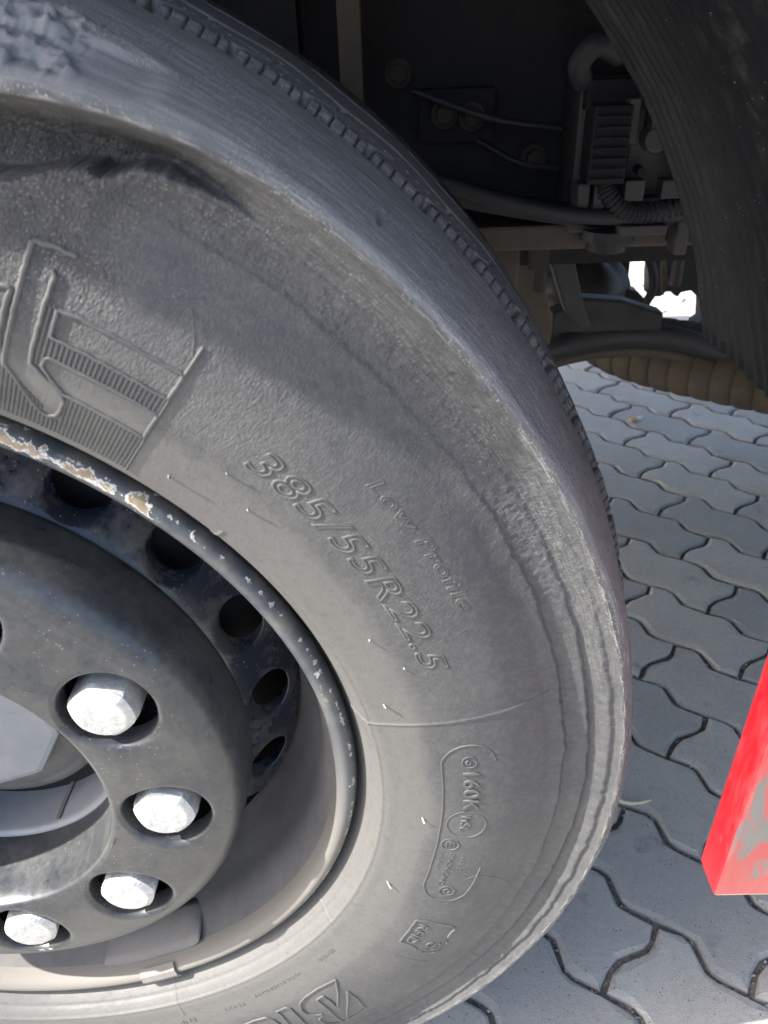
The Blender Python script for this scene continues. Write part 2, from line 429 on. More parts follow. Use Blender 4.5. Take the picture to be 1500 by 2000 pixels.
# ---- tyre profile (R, y): outer bead to the outer tread edge, crown, inner side mirrored
OUT = [(.2900, .020), (.2985, .012), (.303, .004), (.308, -.006), (.317, -.018), (.330, -.0225), (.345, -.026), (.360, -.028), (.375, -.0288), (.390, -.0284),
       (.405, -.0262), (.420, -.021), (.435, -.0145), (.4525, -.0115), (.465, -.0155), (.4735, -.0205), (.4785, -.0185), (.4815, -.011), (.4860, .008), (.4900, .032), (.4928, .056), (.4938, .0690), (.4950, .0712), (.4978, .0742), (.4986, .0762)]
RP = np.array([p[0] for p in OUT[1:]]); YP = np.array([p[1] for p in OUT[1:]])
def side_y(R): return np.interp(R, RP, YP)
def surf_y(a, R):
    """y of the finished sidewall at angle a (degrees) and radius R"""
    a = np.asarray(a, float); R = np.asarray(R, float)
    fi = np.clip((a + 82) / DA, 0, NDENSE - 1.001); i = fi.astype(int); fi = fi - i
    k = np.searchsorted(prof[:nf, 0], R).clip(1, nf - 1); t = (R - prof[k - 1, 0]) / (prof[k, 0] - prof[k - 1, 0])
    f = lambda ii: Yg[ii, k - 1] * (1 - t) + Yg[ii, k] * t
    return np.where((a > -82) & (a < 88), f(i) * (1 - fi) + f(i + 1) * fi, side_y(R))
so = smooth_prof(OUT, 14)
cum = np.r_[0, np.cumsum(np.linalg.norm(np.diff(so, axis=0), axis=1))]
srow = np.arange(0, cum[-1], .00095)
face = np.stack([np.interp(srow, cum, so[:, 0]), np.interp(srow, cum, so[:, 1])], -1)
# light smoothing
for _ in range(3): face[1:-1] = .25 * face[:-2] + .5 * face[1:-1] + .25 * face[2:]
ty = np.r_[np.arange(.0770, .10, .0010), np.arange(.10, .25, .0018)]
crown = .5000 - .0013 * ((ty - .16) / .083) ** 2
tread = np.stack([crown, ty], -1)
inner = np.array(OUT[::-1])[::1].copy(); inner[:, 1] = .32 - inner[:, 1]; inner = inner[1:]
prof = np.vstack([face, tread, inner]); nf, ntr = len(face), len(tread)
DA = .10; NDENSE = len(np.arange(-82, 88, DA))
angs = np.radians(np.r_[np.arange(-82, 88, DA), np.arange(88, 278, 2.0)])
Ad = np.degrees(angs)[:, None]; Ad = np.where(Ad > 180, Ad - 360, Ad)
NA = len(angs)
Rg = np.broadcast_to(prof[None, :, 0], (NA, len(prof))).copy(); Yg = np.broadcast_to(prof[None, :, 1], (NA, len(prof))).copy()
R0 = Rg.copy(); Y0 = Yg.copy()
arc = np.radians(Ad) * .45
sprof = np.r_[0, np.cumsum(np.linalg.norm(np.diff(prof, axis=0), axis=1))][None, :]
isface = (np.arange(len(prof)) < nf)[None, :]
# profile normals (pointing outwards)
dR = np.gradient(prof[:, 0]); dY = np.gradient(prof[:, 1]); ln = np.hypot(dR, dY)
nR = (dY / ln)[None, :]; nY = (-dR / ln)[None, :]
h = np.zeros_like(Rg)
side = isface & (R0 < .479)
# worn protective ribs: saw-tooth steps whose edges wander
def rib(edge, amp, width, seed):
    e = edge + .0016 * (fbm(arc * 60, 0 * arc, seed, 5) - .5) * 2 + .0008 * (vnoise(arc * 420, 0 * arc, seed + 9) - .5)
    x = R0 - e
    return amp * (sstep(-width, -.0002, x) - sstep(-.0003, .0022, x))
up = sstep(6, 30, Ad)           # ribs are worn almost flat higher up
for e, a, w, s in ((.4365, .0020, .010, 3), (.4528, .0026, .011, 13), (.4662, .0026, .011, 23)):
    h += np.where(side, rib(e, a, w, s) * (1 - .62 * up), 0)
# ring line near the bead and a faint step
h += np.where(side, .0008 * np.exp(-((R0 - .3172) / .0009) ** 2), 0)
h += np.where(side, -.0006 * np.exp(-((R0 - .3105) / .0008) ** 2), 0)
# the kerb rib curls outwards and down towards the top of the wheel, with a torn hollow beneath it
ca = [-180, 46, 52, 57, 62, 66.5, 71, 180]
rc = np.interp(Ad, ca, [.4735, .4735, .4738, .4715, .4640, .4545, .4450, .4420]); yc = np.interp(Ad, ca, [-.0205, -.0205, -.0225, -.0275, -.0295, -.0290, -.0215, -.0205])
tt_ = np.clip((.4735 - rc) / .0225, 0, 1.3); jag = (fbm(arc * 38, 0 * arc, 41, 5) - .5)
rc = rc + tt_ * .004 * jag
k_ = [.405, .440, .462, .4735, .486]
dRc = rc - .4735
oR = np.zeros_like(R0)
for i, (f0, f1) in enumerate(((0, .35), (.35, .80), (.80, 1), (1, 0))):
    m = (R0 >= k_[i]) & (R0 < k_[i + 1]); t = np.clip((R0 - k_[i]) / (k_[i + 1] - k_[i]), 0, 1); oR += np.where(m, dRc * (f0 * (1 - t) + f1 * t), 0)
Rn = R0 + oR
rj = np.interp(Ad, [-180, 50, 54, 57.5, 59, 60.5, 61.2, 63, 65.3, 68, 76, 180], [.4560, .4560, .4555, .4540, .449, .4420, .4425, .4335, .4245, .416, .410, .410])
tooth = np.abs(np.mod(arc * 34 + .6 * vnoise(arc * 30, 0 * arc, 45), 1) - .5)
rj = rj + .0045 * (fbm(arc * 70, 0 * arc, 43, 5) - .5) + .004 * (tooth - .25) * sstep(57, 60, Ad)
hol = sstep(51, 60, Ad)
depth = .017 * hol * sstep(rj - .0006, rj + .0016, Rn) * (1 - .45 * sstep(rj + .002, rc - .004, Rn)) * (1 - sstep(rc - .0075, rc - .0004, Rn))
crestY = (yc + .0205) * np.where(Rn < rc, sstep(rc - .016, rc, Rn), 1 - sstep(rc, .486, Rn))
flap = -.0095 * sstep(53, 60, Ad) * np.exp(-(np.minimum(Rn - rj, 0) / .020) ** 2) * (1 - sstep(rj - .0006, rj + .0016, Rn))          # the edge of the torn layer stands a little proud
Rg += np.where(isface, oR, 0); Yg += np.where(side, depth + flap, 0) + np.where(isface, crestY, 0)
h += np.where(side, .0006 * np.exp(-((R0 - .4738) / .0012) ** 2), 0)
# rough, scrubbed band below the crest
band = np.exp(-((R0 - .449) / .012) ** 2) * sstep(14, 26, Ad)
h += np.where(side, band * .0008 * (fbm(arc * 420, R0 * 330, 51, 4) - .5) * 2, 0)
rag = (.452 + .006 * (fbm(arc * 40, 0 * arc, 57, 5) - .5)) - R0
h += np.where(side, -.0010 * sstep(30, 42, Ad) * sstep(-.0006, .0008, rag) * np.exp(-(np.maximum(rag, 0) / .010)), 0)
# chips torn out of the rubber
for a0, r0, w, d in ((42.5, .4507, .0025, .0012), (39.2, .4640, .003, .002), (36.6, .4632, .0025, .0018), (47.5, .4860, .0025, .003), (30.2, .452, .0025, .0012)):
    dd = np.hypot(np.radians(Ad - a0) * .46 * (1 + .5 * (fbm(arc * 150, R0 * 150, 61, 3) - .5)), R0 - r0) / w
    h += np.where(isface, -.8 * d * np.exp(-(1.6 * dd) ** 3) + .18 * d * np.exp(-(1.6 * dd - 1.4) ** 2 * 6), 0)
# radial mould seams
for a0, r1, amp in ((11.6, .43, .0007), (41.3, .322, .0006), (-31.05, .405, .0006), (-66.5, .33, .0005)):
    h += np.where(side & (R0 < r1) & (R0 > .302), amp * np.exp(-(np.radians(Ad - a0) * R0 / .0009) ** 2), 0)
# gentle waviness of the sidewall
h += np.where(side, .0007 * (fbm(arc * 14, R0 * 22, 71, 3) - .5) * 2 * sstep(.33, .37, R0), 0)
# shoulder: facets, scuffs and a torn patch at the upper left of the frame
sh = isface & (R0 > .477)
h += np.where(sh, .0011 * (fbm(arc * 22, sprof * 40, 81, 3) - .5) * 2 + .0004 * (fbm(arc * 60, sprof * 700, 83, 3) - .5) * 2, 0)
tedge = np.interp(Ad, [58.5, 59.8, 61.4, 63.1, 64.4, 66, 80], [.4858, .4853, .4847, .4842, .4836, .4830, .4830]) + .0006 * (fbm(arc * 80, 0 * arc, 93, 4) - .5)
upl = sstep(58.8, 60.5, Ad)
h += np.where(isface, -.0026 * upl * (1 - sstep(tedge - .0003, tedge + .0003, R0)) * sstep(.4765, .4815, R0), 0)
tear = sstep(62.6, 64.2, Ad + 3 * (fbm(arc * 60, sprof * 60, 91, 3) - .5)) * sstep(.4765, .479, R0) * (1 - sstep(.4850, .488, R0))
h += np.where(isface, tear * (.013 * np.abs(fbm(arc * 75, sprof * 130, 95, 4) - .5) - .002 + .004 * (vnoise(np.floor(arc * 210), np.floor(sprof * 260), 96) - .5)), 0)
# tread edge: a fine groove, sipes on the shoulder lip, bigger notches with wavy sipes running over the tread
step = .90; first = 58.4; Ad = Ad + 0; bigstep = 4.5
lip = sstep(.0688, .0697, Y0) * (1 - sstep(.0790, .0800, Y0)) * (R0 > .49)
ph = (Ad - first) / step; kk = np.round(ph); dph = np.abs(ph - kk) * np.radians(step) * .497
big = (np.mod(kk, 5) == 0)
h += -lip * np.where(big, .0080, .0045) * np.exp(-(dph / np.where(big, .0022, .00052)) ** 4)
pb = (Ad - first + 62 * (Y0 - .079) + .55 * np.sin((Y0 - .079) * 95)) / bigstep
db = np.abs(pb - np.round(pb)) * np.radians(bigstep) * .497
h += np.where((Y0 > .0790) & (Y0 < .118) & (R0 > .49), -.0050 * np.exp(-(db / .0012) ** 4), 0)
h += np.where((Y0 > .083) & (Y0 < .120) & (R0 > .49), -.0030 * np.exp(-(dph / .0007) ** 4) * np.exp(-((Y0 - .098) / .0016) ** 4), 0)
pc = .128 + .007 * np.sin(np.radians(Ad) * 360 / 9.0)
h += np.where((Y0 > .09) & (R0 > .49), -.010 * np.exp(-((Y0 - pc) / .0032) ** 4) - .010 * np.exp(-((Y0 - .190 - .007 * np.sin(np.radians(Ad) * 360 / 9.0)) / .0032) ** 4), 0)
h += np.where((Y0 > .06) & (R0 > .49) & (Y0 < .26), .0005 * (fbm(arc * 120, Y0 * 120, 97, 3) - .5), 0)
Rg += h * nR; Yg += h * nY
# flattened where it stands on the ground
Zg = Rg * np.sin(angs)[:, None]; Xg = Rg * np.cos(angs)[:, None]
low = Zg < -(HZ - .0015); Zg = np.where(low, -(HZ - .0015), Zg)
P = np.stack([Xg, Yg, HZ + Zg], -1)
uv = np.stack([np.broadcast_to(np.radians(Ad) * .42, Rg.shape), np.broadcast_to(sprof, Rg.shape)], -1)
wr = np.where(isface, sstep(.342, .372, R0) * (1 - sstep(.475, .480, R0)) * (.25 + .75 * sstep(8, 32, Ad)), .15)
wr = np.clip(wr * (.70 + .5 * (fbm(arc * 12, R0 * 30, 101, 3))), 0, 1) + np.where(side, .8 * np.exp(-((R0 - .447) / .012) ** 2) * sstep(20, 34, Ad), 0) + np.where(side, .55 * sstep(56.5, 60, Ad) * sstep(.365, .375, R0), 0)
wr = wr * (1 - .9 * sstep(48, 55, Ad) * sstep(rc - .012, rc - .004, Rg)) * np.where(isface, .62 + .38 * sstep(55, 60, Ad), 1.)
scf = np.where(R0 > .468, sstep(.470, .481, R0), 0.) * np.where(isface, 1., .6)
scf = scf * (.45 + .9 * sstep(.40, .62, fbm(arc * 16, sprof * 26, 103, 4))) + np.where(side, .35 * np.exp(-((R0 - .462) / .012) ** 2) * sstep(5, 20, Ad), 0)
wob = .006 * (fbm(arc * 9, R0 * 12, 107, 3) - .5)
scf = scf * (1 - .72 * sstep(53, 58, Ad) * (R0 < .4846) * (R0 > .47))
scf = scf + np.where(isface, 1.1 * np.exp(-((R0 - .4742) / .0011) ** 2), 0)
dust = np.where(side, 1.0 * (1 - sstep(.340, .358, R0 + wob)) + .25 * (1 - sstep(.36, .40, R0 + wob)), 0.02) + np.where(side, .30 * sstep(-12, -50, Ad), 0) * (R0 < .46)  # bead dust; also puts the sunlit tone of that band into the colour
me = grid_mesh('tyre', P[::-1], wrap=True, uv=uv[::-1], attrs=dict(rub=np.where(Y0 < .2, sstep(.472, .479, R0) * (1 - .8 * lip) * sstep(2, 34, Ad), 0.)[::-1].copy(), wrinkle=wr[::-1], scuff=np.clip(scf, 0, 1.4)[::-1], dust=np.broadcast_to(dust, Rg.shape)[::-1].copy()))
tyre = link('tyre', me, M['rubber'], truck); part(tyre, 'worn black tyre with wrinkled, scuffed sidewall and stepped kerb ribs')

# ---- raised marks on the sidewall
def on_tyre(a, R, lift=0.0):
    """a in degrees"""
    ad = np.asarray(a, float); a = np.radians(ad); R = np.asarray(R, float)
    return np.stack([R * np.cos(a), surf_y(ad, R) - lift, HZ + R * np.sin(a)], -1)
def resample(pts, d=.0012, closed=False):
    p = np.array(pts, float)
    if closed: p = np.vstack([p, p[:1]])
    q = np.stack([np.radians(p[:, 0]) * .38, p[:, 1]], -1)
    c = np.r_[0, np.cumsum(np.linalg.norm(np.diff(q, axis=0), axis=1))]; s = np.linspace(0, c[-1], max(3, int(c[-1] / d)))
    return np.stack([np.interp(s, c, p[:, 0]), np.interp(s, c, p[:, 1])], -1)
def ridge_mesh(pts, r, closed=False, smooth_it=0, rough=0., seed=0, hgt=.8):
    p = resample(pts, closed=closed)
    for _ in range(smooth_it): p[1:-1] = .25 * p[:-2] + .5 * p[1:-1] + .25 * p[2:]
    if rough:
        t = np.arange(len(p)) * 1.0
        p = p + np.stack([(fbm(t * .35, 0 * t, seed, 3) - .5) * rough / .38 * 57.3, (fbm(t * .35, 0 * t + 5, seed, 3) - .5) * rough], -1)
    return tube_mesh('ridge', on_tyre(p[:, 0], p[:, 1], r * .15), r, 6, flat=hgt)
def merge(name, meshes, mat, parent):
    V = []; F = []; o = 0
    for me in meshes:
        v = np.empty(len(me.vertices) * 3, np.float32); me.vertices.foreach_get('co', v); V.append(v.reshape(-1, 3))
        F += [tuple(i + o for i in p.vertices) for p in me.polygons]; o += len(me.vertices)
    mm = D.meshes.new(name); mm.from_pydata(np.vstack(V).tolist(), [], F); mm.update()
    mm.polygons.foreach_set('use_smooth', np.full(len(mm.polygons), True))
    for me in meshes: D.meshes.remove(me)
    return link(name, mm, mat, parent)
def text_marks(name, body, a0, a1, r0, r1, mat, outline=True, shear=.25, bev=.035, lift=.0, ext=.02, rough=0.):
    """raised lettering read clockwise, tops outwards: from angle a0 to a1 between radii r0 and r1"""
    cu = D.curves.new(name, 'FONT'); cu.body = body; cu.size = 1.0; cu.shear = shear; cu.resolution_u = 3
    if outline: cu.fill_mode = 'NONE'; cu.bevel_depth = bev; cu.bevel_resolution = 1
    else: cu.extrude = .06; cu.bevel_depth = .012
    cu.space_character = 1.08
    ob = D.objects.new(name, cu); C.objects.link(ob)
    bpy.context.view_layer.update()
    dg = bpy.context.evaluated_depsgraph_get(); me = D.meshes.new_from_object(ob.evaluated_get(dg))
    D.objects.remove(ob); D.curves.remove(cu); me.name = name
    v = np.empty(len(me.vertices) * 3, np.float32); me.vertices.foreach_get('co', v); v = v.reshape(-1, 3).astype(float)
    x0, x1 = v[:, 0].min(), v[:, 0].max(); y0, y1 = v[:, 1].min(), v[:, 1].max()
    a = a0 + (v[:, 0] - x0) / (x1 - x0) * (a1 - a0); R = r0 + (v[:, 1] - y0) / (y1 - y0) * (r1 - r0)
    if rough: R = R + rough * (fbm(v[:, 0] * 9, v[:, 1] * 9, 5, 3) - .5)
    sc = (r1 - r0) / (y1 - y0)
    co = on_tyre(a, R, 0); co[:, 1] -= v[:, 2] * sc * .8 + lift
    me.vertices.foreach_set('co', co.reshape(-1).astype(np.float32)); me.update()
    me.materials.clear()
    return link(name, me, mat, tyre)
rub = M['rubber2'] = dusty('raised_rubber', (.050, .052, .055), (.098, .096, .090), .34, .72, 30, .55, .7, bump=.3, bscale=700)
part(text_marks('size_lettering', '385/55R22.5', 44.75, 18.35, .3632, .3795, rub, bev=.030), 'outlined raised size marking 385/55R22.5')
part(text_marks('profile_lettering', 'Low Profile', 37.4, 23.6, .3985, .4070, rub, bev=.030, rough=.0008), 'small faint slanted lettering Low Profile')
part(text_marks('load_lettering', '160K', 4.2, -1.75, .3705, .3812, rub, outline=False, shear=0), 'raised load marking 160K')
text_marks('approval_letter', 'E', -7.0, -8.15, .3630, .3690, rub, outline=False, shear=0)
text_marks('oval_lettering', 'HSL', -2.7, -5.1, .3700, .3770, rub, outline=False, shear=0)
text_marks('approval_lettering', '0054251-S2WR2', -9.1, -15.2, .3672, .3712, rub, outline=False, shear=0)
text_marks('approval_lettering', '542 R-01', -9.2, -12.4, .3606, .3636, rub, outline=False, shear=0)
text_marks('approval_lettering', '117-S2', -9.6, -12.5, .3760, .3790, rub, outline=False, shear=0)
part(text_marks('badge_lettering', 'RFID', -23.6, -27.7, .3718, .3800, rub, outline=False, shear=0), 'raised letters RFID')
text_marks('mould_lettering', 'ES1916', -35.6, -39.2, .3318, .3355, rub, outline=False, shear=0)
text_marks('mould_lettering', 'MADE IN HUNGARY', -43.8, -53.6, .3318, .3352, rub, outline=False, shear=0)
text_marks('mould_lettering', '75121', -55.8, -59.6, .3345, .3382, rub, outline=False, shear=0)
text_marks('mould_lettering', 'ENP', -65.2, -68.0, .3350, .3390, rub, outline=False, shear=0)
panel = [(5.58, .3922), (6.64, .391), (7.65, .3865), (8.18, .3796), (8.13, .3711), (7.46, .3639), (6.21, .358), (4.54, .3574), (2.11, .3576), (-2.38, .3573), (-5.7, .3571), (-10.89, .357), (-15.91, .3577), (-17.64, .363), (-18.24, .3719), (-18.02, .3834), (-16.62, .3907), (-14.2, .3925), (-11.23, .3925)]
oval = lambda ca, cr, wa, wr_, n=28: [(ca + wa * math.cos(2 * math.pi * i / n), cr + wr_ * math.sin(2 * math.pi * i / n)) for i in range(n + 1)]
merge('approval_panel_outline', [ridge_mesh(panel, .0006, smooth_it=8), ridge_mesh(oval(-4.05, .3742, 2.1, .0132), .00045), ridge_mesh(oval(-7.6, .3660, .95, .0060), .0006), ridge_mesh(oval(-16.2, .3760, .85, .0055), .0006), ridge_mesh(oval(-16.2, .3760, .35, .0022), .0007), ridge_mesh(oval(5.7, .3755, .8, .0045), .0005), ridge_mesh(oval(5.7, .3750, .25, .0016), .0008)], rub, tyre)
merge('badge_outline', [ridge_mesh([(-28.2, .3800), (-27.99, .3685), (-22.96, .3676), (-22.67, .3759), (-22.95, .3980), (-23.5, .4020), (-24.24, .4004), (-25.2, .4013)], .0011, rough=.0006), ridge_mesh([(-28.2, .380), (-28.34, .3832), (-28.7, .3850)], .0010),
    ridge_mesh([(-28.23, .3926), (-28.35, .396), (-28.21, .3985), (-27.62, .4012), (-26.62, .3996)], .0008, smooth_it=4), ridge_mesh([(-29.05, .3922), (-29.1, .397), (-28.96, .4004), (-28.23, .4060), (-27.05, .4066), (-26.04, .4033)], .0009, smooth_it=4), ridge_mesh(oval(-27.2, .3930, .5, .0032), .0009)], rub, tyre)
B1 = [(-45.95, .3875), (-44.8, .3810), (-43.15, .3724), (-40.61, .357), (-43.98, .3552), (-46.95, .3566), (-48.68, .3604), (-49.75, .3685), (-49.99, .3771), (-49.39, .3831), (-48.55, .3866), (-49.97, .3921), (-50.59, .4036), (-50.2, .415), (-49.7, .42)]
B2 = [(-45.95, .3875), (-45.09, .3731), (-44.97, .3651), (-46.24, .3657), (-46.44, .3706), (-47.16, .3864), (-49.68, .4196)]
B3 = [(-49.04, .419), (-45.58, .3966), (-41.83, .3756), (-42.62, .3902), (-44.68, .4123), (-46.76, .4169), (-48.41, .4175), (-49.04, .419)]
I1 = [(-54.3, .4185), (-52.1, .3896), (-50.69, .3615), (-51.12, .3582), (-53.06, .3585), (-52.9, .3638), (-53.72, .3791), (-55.2, .409)]
R1 = [(-58.5, .4185), (-56.2, .392), (-54.81, .3753), (-54.67, .3676), (-55.2, .3606), (-57.2, .3590), (-60.0, .3605), (-61.2, .369), (-60.4, .376), (-61.8, .386), (-62.0, .4185)]
part(merge('brand_lettering', [ridge_mesh(x, .0013, rough=.0003, seed=i) for i, x in enumerate((B1, B2, B3, I1, R1))], rub, tyre), 'large raised outlined brand letters along the lower sidewall')
text_marks('brand_lettering', 'DGESTO', -64, -100, .3590, .4185, rub, bev=.014)
# block letters with fine ribbing at the upper left
CH = [(62.73, .4072), (62.78, .3902), (62.9, .3545), (62.8, .3480), (60.72, .3350), (59.57, .3292), (58.95, .3285), (58.45, .3302), (58.11, .3348), (58.13, .3415), (58.94, .3470), (61.05, .3535), (61.16, .3616), (61.09, .3824), (61.04, .3968), (61.3, .3990)]
CH2 = [(62.74, .4072), (61.47, .4085), (60.23, .4077)]
BR1 = [(60.28, .3840), (58.9, .3846), (56.2, .3842), (53.76, .3842), (51.7, .3848), (51.7, .3703), (54.1, .3701), (57.09, .3701), (60.3, .3703), (60.28, .3840)]
BR2 = [(60.2, .3588), (59.94, .3607), (58.02, .3600), (55.41, .3600), (53.44, .3602), (51.7, .3601), (51.7, .3445), (55.2, .3446), (58.33, .3451), (59.6, .3510), (60.3, .3551), (60.2, .3588)]
BR3 = [(66, .3842), (63.9, .3842), (63.25, .3851), (63.4, .3698), (63.4, .3560), (66, .355)]
EDGE = [(51.55, .3195), (51.62, .350), (51.66, .3851), (51.6, .4010)]
def slab(poly, lift):
    """filled raised polygon in (angle, R)"""
    bm = bmesh.new(); p = resample(poly, .004)
    vs_ = [bm.verts.new(tuple(x)) for x in on_tyre(p[:-1, 0], p[:-1, 1], lift)]
    f = bm.faces.new(vs_); bmesh.ops.triangulate(bm, faces=[f]); me = D.meshes.new('slab'); bm.to_mesh(me); bm.free(); return me
part(merge('block_lettering', [ridge_mesh(CH, .0012, rough=.0009, seed=1), ridge_mesh(CH2, .0012, rough=.002, seed=2), ridge_mesh(BR1, .0011, rough=.0009, seed=3), ridge_mesh(BR2, .0011, rough=.0005, seed=4), ridge_mesh(BR3, .0013, rough=.0012, seed=5), ridge_mesh(EDGE, .0009, rough=.0003, seed=6)], rub, tyre), 'worn raised block lettering on a ribbed panel')
# serrations: short radial ribs between the strokes
ser = []
def seg_rib(a, r0_, r1_, w=.00085):
    rr = np.linspace(r0_, r1_, 5)
    return tube_mesh('rib', on_tyre(np.full(5, a), rr, .0), w, 4, flat=.9)
def band_at(a):
    out = []
    if 51.7 < a < 66:
        hi = .3440 if a < 57.9 else (None if a < 59.6 else .3335 + (a - 59.6) * .0042)
        if a > 62.7: hi = .347
        if hi is None: hi = .3280
        out.append((.3205, hi))
        if a < 60.2: out.append((.3612, .3694))
        if 60.3 < a < 60.9: out.append((.3545, .3840))
    return out
a = 51.85
while a < 66:
    for r0_, r1_ in band_at(a):
        if r1_ - r0_ > .002: ser.append(seg_rib(a, r0_, r1_))
    a += .355
so_ = merge('serrated_ribbing', ser, rub, tyre); so_['kind'] = 'stuff'
# mould whiskers
first_sp = None
for i, (a, R, L, lean) in enumerate([(48.31, .3313, .005, (.3, .3)), (45.03, .3541, .0035, (.3, .5)), (41.59, .3441, .004, (.3, .5)), (23.91, .3443, .003, (.2, .3)), (19.56, .3542, .002, (.3, .3)), (14.75, .332, .0045, (.3, .2)), (-3.79, .3445, .0032, (.3, -.4)), (-17.64, .3335, .0042, (.5, -.7)), (-24.05, .3564, .002, (0, 0)), (-51.2, .3490, .0022, (0, 0)), (-65.0, .349, .0022, (0, 0))]):
    b = on_tyre(a, R); d = np.array([lean[0], -1., lean[1]], float); d /= np.linalg.norm(d)
    bend = np.array([lean[0], 0, lean[1]]) * L * .4
    me = tube_mesh('vent_whisker', np.array([b - d * .001, b + d * L * .5, b + d * L * .8 + bend * .3, b + d * L + bend]), [.0007, .0006, .0006, .0007], 6)
    link('vent_whisker', me, M['spew'], tyre)
# cut marks
for pts in ([(51.83, .394), (52.66, .4062), (53.45, .4124)], [(-13.61, .386), (-12.7, .3931), (-13.25, .4079), (-15.28, .4243)]):
    me = ridge_mesh(pts, .0003, smooth_it=10, rough=.0012, seed=int(pts[0][0]) % 50 + 60); link('scratch_ridge', me, rub, tyre)

# ---- wheel rim
def dust_attr(P): # road dust gathers on the lower half of the ring
    a = np.degrees(np.arctan2(P[..., 2] - HZ, P[..., 0])); return np.clip(sstep(28, -42, a) * 1.05 + .10 * (P[..., 1] > .004) * sstep(60, 10, a), 0, 1)
def chip_attr(P):
    a = np.degrees(np.arctan2(P[..., 2] - HZ, P[..., 0])); return (sstep(36, 52, a) + .35 * np.exp(-((a - 18) / 12) ** 2) + .25 * sstep(40, 0, a)) * (P[..., 1] < .006) * (.35 + .75 * np.exp(-((np.hypot(P[..., 2] - HZ, P[..., 0]) - .2938) / .0040) ** 2))
rim = lathe('wheel_rim', [(.2965, .014), (.2985, .008), (.2990, .003), (.2975, -.0020), (.2940, -.0048), (.2900, -.0046), (.2865, -.0018), (.2842, .0035), (.2825, .010)], M['flange'], truck, 4,
            dict(dust=dust_attr, chip=chip_attr, edge=lambda P: np.exp(-((np.hypot(P[..., 2] - HZ, P[..., 0]) - .2968) / .0014) ** 2) * (P[..., 1] < .004), arcpos=lambda P: np.arctan2(P[..., 2] - HZ, P[..., 0]) * .295, radpos=lambda P: np.hypot(P[..., 2] - HZ, P[..., 0]) * 1.3 - P[..., 1]), np.linspace(0, 2 * math.pi, 361)[:-1])
part(rim, 'dark rim flange with chipped paint and rust')
barrel = lathe('rim_barrel', [(.2826, .0098), (.2800, .018), (.2760, .028), (.2725, .038), (.2690, .055), (.2620, .072), (.2560, .086), (.2500, .0975), (.2460, .11), (.2460, .16), (.262, .19), (.27, .29)], M['barrel'], rim, 3)

def holed_band(name, prof, nsec, phase, i_c, hr, mat, parent, depth, lip=.0025, M_=40, rings=5, extra_in=None, extra_out=None):
    """surface of revolution of prof (list of (R,y)) with nsec round holes of radius hr; i_c = arc position of hole centres"""
    pr = np.array(prof, float); c = np.r_[0, np.cumsum(np.linalg.norm(np.diff(pr, axis=0), axis=1))]; Ltot = c[-1]
    Rf = lambda s: np.interp(s, c, pr[:, 0]); Yf = lambda s: np.interp(s, c, pr[:, 1])
    Rc = Rf(i_c); half = math.pi / nsec
    def P3(th, s, dy=0.): R = Rf(s); return np.stack([R * np.cos(th), Yf(s) + dy, HZ + R * np.sin(th)], -1)
    V = []; F = []
    K = M_
    phs = np.linspace(0, 2 * math.pi, K, endpoint=False)
    # boundary of the sector rectangle hit by each ray; use the true corners
    hw = half * Rc; lo, hi = -i_c, Ltot - i_c
    bx = []; 
    for p in phs:
        d = np.array([math.cos(p), math.sin(p)])
        t = min([x for x in ((hw / abs(d[0])) if abs(d[0]) > 1e-9 else 1e9, (hi / d[1]) if d[1] > 1e-9 else 1e9, (lo / d[1]) if d[1] < -1e-9 else 1e9)])
        bx.append(d * t)
    bx = np.array(bx)
    for cr in ((hw, hi), (-hw, hi), (-hw, lo), (hw, lo)):
        k = np.argmin(np.hypot(bx[:, 0] - cr[0], bx[:, 1] - cr[1])); bx[k] = cr
    for sct in range(nsec):
        th0 = phase + sct * 2 * half; base = len(V)
        cir = np.stack([np.cos(phs), np.sin(phs)], -1)
        loops = []
        for k in range(rings + 1):
            f = (k / rings) ** 1.3
            q = cir * (hr + lip) * (1 - f) + bx * f
            loops.append(P3(th0 + q[:, 0] / Rc, i_c + q[:, 1]))
        loops = loops[::-1]
        for rr, dy in ((hr + lip * .4, lip * .25), (hr, lip), (hr - .0002, depth)):
            q = cir * rr; loops.append(P3(th0 + q[:, 0] / Rc, i_c + q[:, 1], dy))
        for L in loops: V += L.tolist()
        nl = len(loops)
        for k in range(nl - 1):
            for i in range(K):
                j = (i + 1) % K; F.append((base + k * K + i, base + k * K + j, base + (k + 1) * K + j, base + (k + 1) * K + i))
    me = D.meshes.new(name); me.from_pydata(V, [], F); me.update()
    bm = bmesh.new(); bm.from_mesh(me)
    for ex in (extra_in, extra_out):
        if ex is None: continue
        pp = smooth_prof(ex, 4); G = lathe_pts(pp, np.linspace(0, 2 * math.pi, 145)[:-1]); m2 = grid_mesh('t', G[::-1], wrap=True); bm.from_mesh(m2); D.meshes.remove(m2)
    bmesh.ops.remove_doubles(bm, verts=bm.verts, dist=.00005)
    bmesh.ops.recalc_face_normals(bm, faces=bm.faces)
    bm.to_mesh(me); bm.free()
    me.polygons.foreach_set('use_smooth', np.full(len(me.polygons), True))
    return link(name, me, mat, parent)
PH = math.radians(28.2)
disc_prof = smooth_prof([(.2130, .0415), (.2185, .0460), (.2240, .0525), (.2310, .0615), (.2380, .0705), (.2445, .0805), (.2485, .0885)], 6)
cd = np.r_[0, np.cumsum(np.linalg.norm(np.diff(disc_prof, axis=0), axis=1))]
